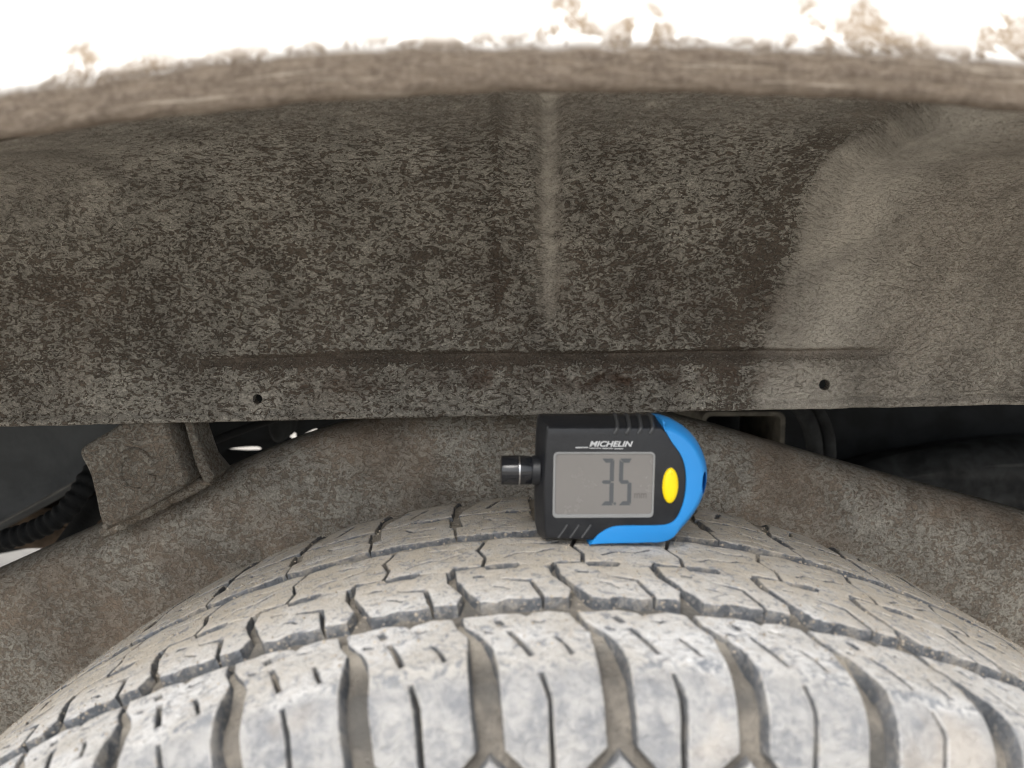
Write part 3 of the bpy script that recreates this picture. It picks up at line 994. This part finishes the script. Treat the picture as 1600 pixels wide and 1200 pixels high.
rows = [('shoulder_lug', near_lug, 7.0, 0.75, 0.0, -0.287), ('tread_block', mid_a, 7.0, 0.6, 0.0, 0.58), ('tread_block', mid_b, 7.0, 0.6, 0.0, 0.0),
        ('tread_block', far_c, 7.0, 0.7, 0.0, 0.55), ('shoulder_lug', far_lug, 7.0, 0.8, 0.0, 0.4), ('sidewall_pad', pad, 6.5, 0.9, -1.5, -0.287)]
blocks = []
for ri_, (nm, fn, dep, ch, top, ph) in enumerate(rows):
    variants = [block_mesh(nm, fn(1.0), dep, ch, top, seed=ri_ * 5 + k) for k in range(5 if ri_ < 4 else 2)]
    for k in range(-15, 15):
        me = variants[(k * 7 + ri_ * 3 + k // 5) % len(variants)]
        o = bpy.data.objects.new(nm, me)
        C.objects.link(o)
        o.parent = tyre
        o.rotation_euler = (0, 2 * math.pi * (k + ph + 0.12) / NP, 0)

# grit lying on the tread
ico = bmesh.new()
bmesh.ops.create_icosphere(ico, subdivisions=1, radius=1.0)
iv = np.array([v.co[:] for v in ico.verts]); ifc = [[v.index for v in f.verts] for f in ico.faces]
ico.free()
V, F = [], []
for k in range(2600):
    vq = random.choice([random.gauss(0.03, 0.035), random.uniform(-0.085, 0.09), random.gauss(0.025, 0.03), random.uniform(-0.085, 0.09), random.gauss(-0.057, 0.004)])
    if abs(vq) > 0.092: continue
    an = random.uniform(-0.75, 0.75)
    s = random.choice([0.00022, 0.0003, 0.0003, 0.00045]) * random.uniform(0.7, 1.3)
    c = surf(an * TR, vq, random.choice([0.0002, 0.0002, -0.0060 if abs(vq + 0.057) < 0.004 else 0.0002]))
    b0 = len(V)
    sc = np.array([random.uniform(0.7, 1.3) for _ in range(3)]) * s
    for p in iv:
        V.append((c.x + p[0] * sc[0], c.y + p[1] * sc[1], c.z + p[2] * sc[2]))
    F += [[b0 + q for q in f] for f in ifc]
grit = bpy.data.objects.new('grit', mesh('grit', V, F, 0))
C.objects.link(grit)
grit.data.materials.append(MAT['grit'])
grit.parent = tyre
tag(grit, kind='stuff')

# ------------------------------------------------------------------ tread depth gauge
GY = 0.2985                                  # front face
gc = at(970.2, 749.2, GY)                    # middle of the casing
gauge = empty('tread_depth_gauge', (gc.x, GY + 0.011, gc.z - 0.0258))
tag(gauge, 'black and blue digital tread depth gauge reading 3.5 mm, standing on the dusty tyre', 'depth gauge')
GS = 0.0253 / 405.0 * 1.0                    # metres per close-up pixel (16 px = 1 mm)
GS = 1.0 / 16000.0 * (0.3135 / 0.3135) * 0.985
ROLL, YAW = R_(-0.6), R_(3.0)


def G(x, z, d):
    """gauge face coordinates (close-up px from its middle, d metres behind the front face) -> world"""
    lx, lz = (x - 885) * GS * 0.975, -(z - 540) * GS * 0.99
    x2_, z2_ = lx * math.cos(ROLL) - lz * math.sin(ROLL), lx * math.sin(ROLL) + lz * math.cos(ROLL)
    xr = x2_ * math.cos(YAW) - (d - 0.011) * math.sin(YAW)
    yr = x2_ * math.sin(YAW) + (d - 0.011) * math.cos(YAW)
    return Vector((gc.x + xr, GY + 0.011 + yr, gc.z + z2_))


def gpart(name, loops, levels, mat, parent, scale=None, smooth=40, cap0=True):
    """loops in close-up px, levels (inset m, depth m behind the face) from back to front"""
    L2 = []
    for i, l in enumerate(loops):
        l = np.asarray(l, float).copy()
        l = np.stack([(l[:, 0] - 885) * GS, -(l[:, 1] - 540) * GS], 1)
        L2.append(ccw(l) if i == 0 else cw(l))
    V, F = prism(L2, [(i, -d) for i, d in levels], scale, cap0=cap0)
    W = [G(885 + a / GS, 540 - b / GS, -h) for a, b, h in V]
    return link(name, mesh(name, W, F, smooth), mat, parent)


def arc(cx, cz, rx, rz, a0, a1, n):
    return [(cx + rx * math.cos(R_(a0 + (a1 - a0) * k / n)), cz - rz * math.sin(R_(a0 + (a1 - a0) * k / n))) for k in range(n + 1)]


right_arc = [(1085, 148), (1130, 148), (1185, 156), (1240, 176), (1300, 214), (1350, 261), (1392, 320), (1424, 395), (1444, 470), (1450, 545), (1444, 615),
             (1426, 690), (1396, 765), (1350, 844), (1300, 904), (1245, 950), (1190, 976), (1130, 985)]
right_arc = [tuple(p) for p in smooth_open(np.array(right_arc, float), 1)]
case_out = [(352, 148), (1080, 148)] + right_arc[1:] + [(1080, 985), (400, 979), (368, 972), (345, 945), (330, 870), (322, 540), (330, 260), (336, 172)]
case_ccw = case_out
n_c = len(case_out)
def rb(r, fr, bk, n=6):
    """rounded edges: back then front"""
    lv = []
    for k in range(n + 1):
        a = R_(90) * k / n
        lv.append((r * (1 - math.sin(a)), bk - r * (1 - math.cos(a)) if False else bk - r + r * math.cos(a)))
    for k in range(n + 1):
        a = R_(90) * k / n
        lv.append((r * (1 - math.cos(a)), fr + r - r * math.sin(a)))
    return lv
case_scale = []
for x, z in case_out:
    if z < 165 and x < 1150: s = 0.64
    elif x < 420: s = 0.58
    elif z > 900: s = 0.35
    else: s = 0.8
    case_scale.append(s)
# per-vertex inset follows the loop after orientation
arr = np.array(case_out, float)
arr2 = np.stack([arr[:, 0], -arr[:, 1]], 1)
flip = (arr2[:, 0] * np.roll(arr2[:, 1], -1) - np.roll(arr2[:, 0], -1) * arr2[:, 1]).sum() < 0
casing = gpart('casing', [case_out], [(0.003, 0.0160), (0.0010, 0.0156), (0.0002, 0.0148), (0, 0.0135), (0, 0.0105), (0.0001, 0.0098), (0.0005, 0.0088), (0.0040, 0.0021), (0.0046, 0.0012), (0.0052, 0.0005), (0.0058, 0.0001), (0.0062, 0.0)], MAT['case'], gauge, [case_scale[::-1] if flip else case_scale], 50)

# blue shell wrapped round the end
inner_b = [(1126, 146), (1132, 180), (1150, 222), (1196, 300), (1256, 372), (1290, 450), (1303, 560), (1292, 680), (1262, 770), (1236, 808), (1200, 830), (1150, 838),
           (1000, 838), (860, 838), (800, 852), (730, 895), (708, 922), (684, 952), (670, 974)]
inner_b = [tuple(p) for p in smooth_open(np.array(inner_b, float), 2)]
def grow(p, g=9.0):
    x, z = p
    c = np.array([1150, 545.0]); d_v = np.array([max(x - 1150, 0), z - 545.0])
    L = np.linalg.norm(d_v)
    g = 6 + 30 * max(0.0, d_v[0] / L) ** 2
    return (x + d_v[0] / L * g, z + d_v[1] / L * g)
outer_b = [grow(p) for p in right_arc if p[0] >= 1128][::-1]
blue_out = inner_b + [(800, 986), (1000, 987), (1080, 989)] + outer_b
bs = [0.12] * len(inner_b) + [0.35, 0.4, 0.5] + [float(0.5 + 0.5 * sstep(960, 880, np.array(z))) for x, z in outer_b]
bs[0] = 0.3; bs[-1] = 0.6
arr = np.array(blue_out, float); arr2 = np.stack([arr[:, 0], -arr[:, 1]], 1)
flip = (arr2[:, 0] * np.roll(arr2[:, 1], -1) - np.roll(arr2[:, 0], -1) * arr2[:, 1]).sum() < 0
shell = gpart('bumper_shell', [blue_out], [(0.003, 0.0166), (0.0010, 0.0162), (0.0002, 0.0152), (0, 0.0138), (0, 0.0085), (0.0001, 0.0072), (0.0004, 0.0058), (0.0014, 0.0032), (0.0026, 0.0011), (0.0033, 0.0001), (0.0040, -0.0004), (0.0048, -0.0007)], MAT['blue'], gauge, [bs[::-1] if flip else bs], 45)
# lanyard hole cut through the rim of the shell
cut = bmesh.new()
bmesh.ops.create_uvsphere(cut, u_segments=32, v_segments=24, radius=1.0)
ch_ = G(1438, 568, 0.0040)
for v in cut.verts:
    v.co = Vector((v.co.x * 0.00125, v.co.y * 0.0120, v.co.z * 0.0048)) + ch_
cme = bpy.data.meshes.new('cutter'); cut.to_mesh(cme); cut.free()
cob = bpy.data.objects.new('cutter', cme); C.objects.link(cob)
shell_w = shell
md = shell.modifiers.new('hole', 'BOOLEAN'); md.operation = 'DIFFERENCE'; md.object = cob; md.solver = 'EXACT'
md2 = casing.modifiers.new('hole', 'BOOLEAN'); md2.operation = 'DIFFERENCE'; md2.object = cob; md2.solver = 'EXACT'
bpy.context.view_layer.update()
dg = bpy.context.evaluated_depsgraph_get()
for o in (shell, casing):
    nm = bpy.data.meshes.new_from_object(o.evaluated_get(dg))
    o.modifiers.clear(); o.data = nm
    nm.shade_smooth(); nm.set_sharp_from_angle(angle=R_(45))
bpy.data.objects.remove(cob)

# display
disp_l = rrect(0, 0, 1, 1, 0.1)
def pxrect(x0, z0, x1, z1, r, n=5):
    L = rrect((x0 + x1) / 2, (z0 + z1) / 2, x1 - x0, z1 - z0, r, n)
    return L
bez = gpart('display_lens', [pxrect(428, 358, 1097, 792, 30), pxrect(444, 372, 1084, 768, 20)], [(0, 0.003), (0, -0.0004), (0.0002, -0.0006)], MAT['bezel'], gauge)
lcd = gpart('display', [pxrect(443, 371, 1085, 769, 20)], [(0, 0.003), (0, -0.0001)], MAT['lcd'], gauge)


def seg_poly(kind, x, z, w_, h_, t):
    """seven segment shapes, x,z top-left corner of the digit, t thickness"""
    g = 4
    m = z + h_ / 2
    if kind == 'a': return [(x + g, z), (x + w_ - g, z), (x + w_ - t * 0.55 - g, z + t), (x + t * 0.9 + g, z + t)]
    if kind == 'd': return [(x + t * 0.9 + g, z + h_ - t), (x + w_ - t * 0.55 - g, z + h_ - t), (x + w_ - g, z + h_), (x + g, z + h_)]
    if kind == 'g': return [(x + g, m), (x + t * .6, m - t * .45), (x + w_ - t * .8 - g, m - t * .45), (x + w_ - t * .5 - g, m), (x + w_ - t * .8 - g, m + t * .45), (x + t * .6, m + t * .45)]
    if kind == 'b': return [(x + w_ - t, z + t * .9 + g), (x + w_, z + g * 2), (x + w_, m - g - 2), (x + w_ - t * .6, m - g), (x + w_ - t, m - t * .4 - g)]
    if kind == 'c': return [(x + w_ - t, m + t * .4 + g), (x + w_ - t * .6, m + g), (x + w_, m + g + 2), (x + w_, z + h_ - g * 2), (x + w_ - t, z + h_ - t * .9 - g)]
    if kind == 'f': return [(x, z + g * 2), (x + t, z + t * .9 + g), (x + t, m - t * .4 - g), (x + t * .4, m - g), (x, m - g - 2)]


def multi(name, polys, mat, parent, d0, d1):
    V, F = [], []
    for L in polys:
        l = np.asarray(L, float)
        l = ccw(np.stack([(l[:, 0] - 885) * GS, -(l[:, 1] - 540) * GS], 1))
        v, f = prism([l], [(0, -d0), (0, -d1)])
        b0 = len(V)
        V += [G(885 + a / GS, 540 - b / GS, -h) for a, b, h in v]
        F += [[b0 + q for q in ff] for ff in f]
    return link(name, mesh(name, V, F, 0), mat, parent)

multi('digit', [seg_poly(k, 744, 402, 84, 308, 27) for k in 'abgcd'], MAT['ink'], gauge, 0.0001, -0.00018)
multi('digit', [seg_poly(k, 862, 402, 84, 308, 27) for k in 'afgcd'], MAT['ink'], gauge, 0.0001, -0.00018)
gpart('decimal_point', [[(832, 690), (846, 690), (846, 708), (832, 708)]], [(0, 0.0001), (0, -0.00018)], MAT['ink'], gauge)


def text(name, s, x0, z0, x1, z1, mat, parent, d, shear=0.0, fat=0.0):
    cu = bpy.data.curves.new(name, 'FONT')
    cu.body = s; cu.offset = fat; cu.extrude = 0.0; cu.shear = shear
    ob = bpy.data.objects.new(name, cu)
    C.objects.link(ob)
    bpy.context.view_layer.update()
    me = bpy.data.meshes.new_from_object(ob.evaluated_get(bpy.context.evaluated_depsgraph_get()))
    bpy.data.objects.remove(ob)
    co = np.array([v.co[:] for v in me.vertices])
    lo, hi = co.min(0), co.max(0)
    for v in me.vertices:
        fx = (v.co.x - lo[0]) / (hi[0] - lo[0]); fz = (v.co.y - lo[1]) / (hi[1] - lo[1])
        v.co = G(x0 + (x1 - x0) * fx, z1 + (z0 - z1) * fz, d)
    return link(name, me, mat, parent)

text('unit_mark', 'mm', 966, 630, 1048, 664, MAT['ink2'], gauge, -0.00018, fat=0.01)
text('wordmark', 'MICHELIN', 662, 288, 948, 325, MAT['white_ink'], gauge, -0.0001, shear=0.28, fat=0.025)
multi('printed_rule', [[(572, 327), (655, 327), (655, 332), (572, 334)], [(660, 332), (742, 333), (742, 336), (660, 336)], [(748, 333), (818, 334), (818, 338), (748, 338)], [(826, 335), (884, 336), (884, 340), (826, 340)]],
      MAT['white_ink'], gauge, 0.0001, -0.0001)
# button
ell = [(1203 + 53 * math.cos(2 * math.pi * k / 48), 580 + 117 * math.sin(2 * math.pi * k / 48)) for k in range(48)]
gpart('button_well', [[(1203 + 58 * math.cos(2 * math.pi * k / 48), 580 + 122 * math.sin(2 * math.pi * k / 48)) for k in range(48)]], [(0, 0.002), (0, -0.00005), (0.0001, -0.0001)], MAT['probe'], gauge)
gpart('button', [ell], [(0, 0.002), (0, -0.0005), (0.0002, -0.0009), (0.0006, -0.0013), (0.0013, -0.0016), (0.0022, -0.0018)], MAT['yellow'], gauge, smooth=70)
# grip ribs: four over the top edge, three slanted ones low on the face
for k in range(4):
    x = 850 + 78 * k
    path = [G(x + 10, 148, 0.0130), G(x + 10, 147, 0.0098), G(x + 8, 151, 0.0084), G(x + 4, 166, 0.0056), G(x, 182, 0.0027), G(x - 6, 201, 0.0003), G(x - 14, 218, -0.0001), G(x - 28, 238, 0.0002)]
    Vt, Ft = tube_geo(smooth_open(np.array([tuple(p) for p in path]), 2), 0.0008, 10)
    link('grip_rib', mesh('grip_rib', Vt, Ft, 60), MAT['grip'], gauge)
for k in range(3):
    x = 470 + 78 * k
    path = [G(x, 926, 0.0001), G(x + 20, 898, 0.0), G(x + 42, 866, 0.0), G(x + 58, 840, 0.0001)]
    Vt, Ft = tube_geo(np.array([tuple(p) for p in path]), 0.0005, 10)
    link('grip_rib', mesh('grip_rib', Vt, Ft, 60), MAT['grip'], gauge)
# probe tube
def lathe_x(name, prof, mat, parent, zc, dc, seg=40):
    V, F = [], []
    for x, r in prof:
        for k in range(seg):
            a = 2 * math.pi * k / seg
            V.append(G(x, zc - r * math.cos(a), dc + r * math.sin(a) * GS))
    for i in range(len(prof) - 1):
        for k in range(seg):
            k2 = (k + 1) % seg
            F.append((i * seg + k, i * seg + k2, (i + 1) * seg + k2, (i + 1) * seg + k))
    F.append(tuple(range(seg))); F.append(tuple((len(prof) - 1) * seg + k for k in range(seg - 1, -1, -1)))
    return link(name, mesh(name, V, F, 35), mat, parent)

probe = lathe_x('probe', [(96, 30), (94, 70), (92, 84), (95, 92), (101, 96), (205, 98), (208, 95), (220, 95), (223, 97), (288, 94), (298, 88), (303, 76), (304, 66), (345, 66)], MAT['probe'], gauge, 510, 0.0085)
lathe_x('probe_ring', [(208.5, 95.5), (209.5, 99.5), (217.5, 99.5), (219, 95.5)], MAT['chrome'], gauge, 510, 0.0085)
lathe_x('probe_socket', [(296, 84), (298, 92), (306, 97), (350, 98)], MAT['case'], gauge, 510, 0.0085)
print('objects', len(bpy.data.objects))
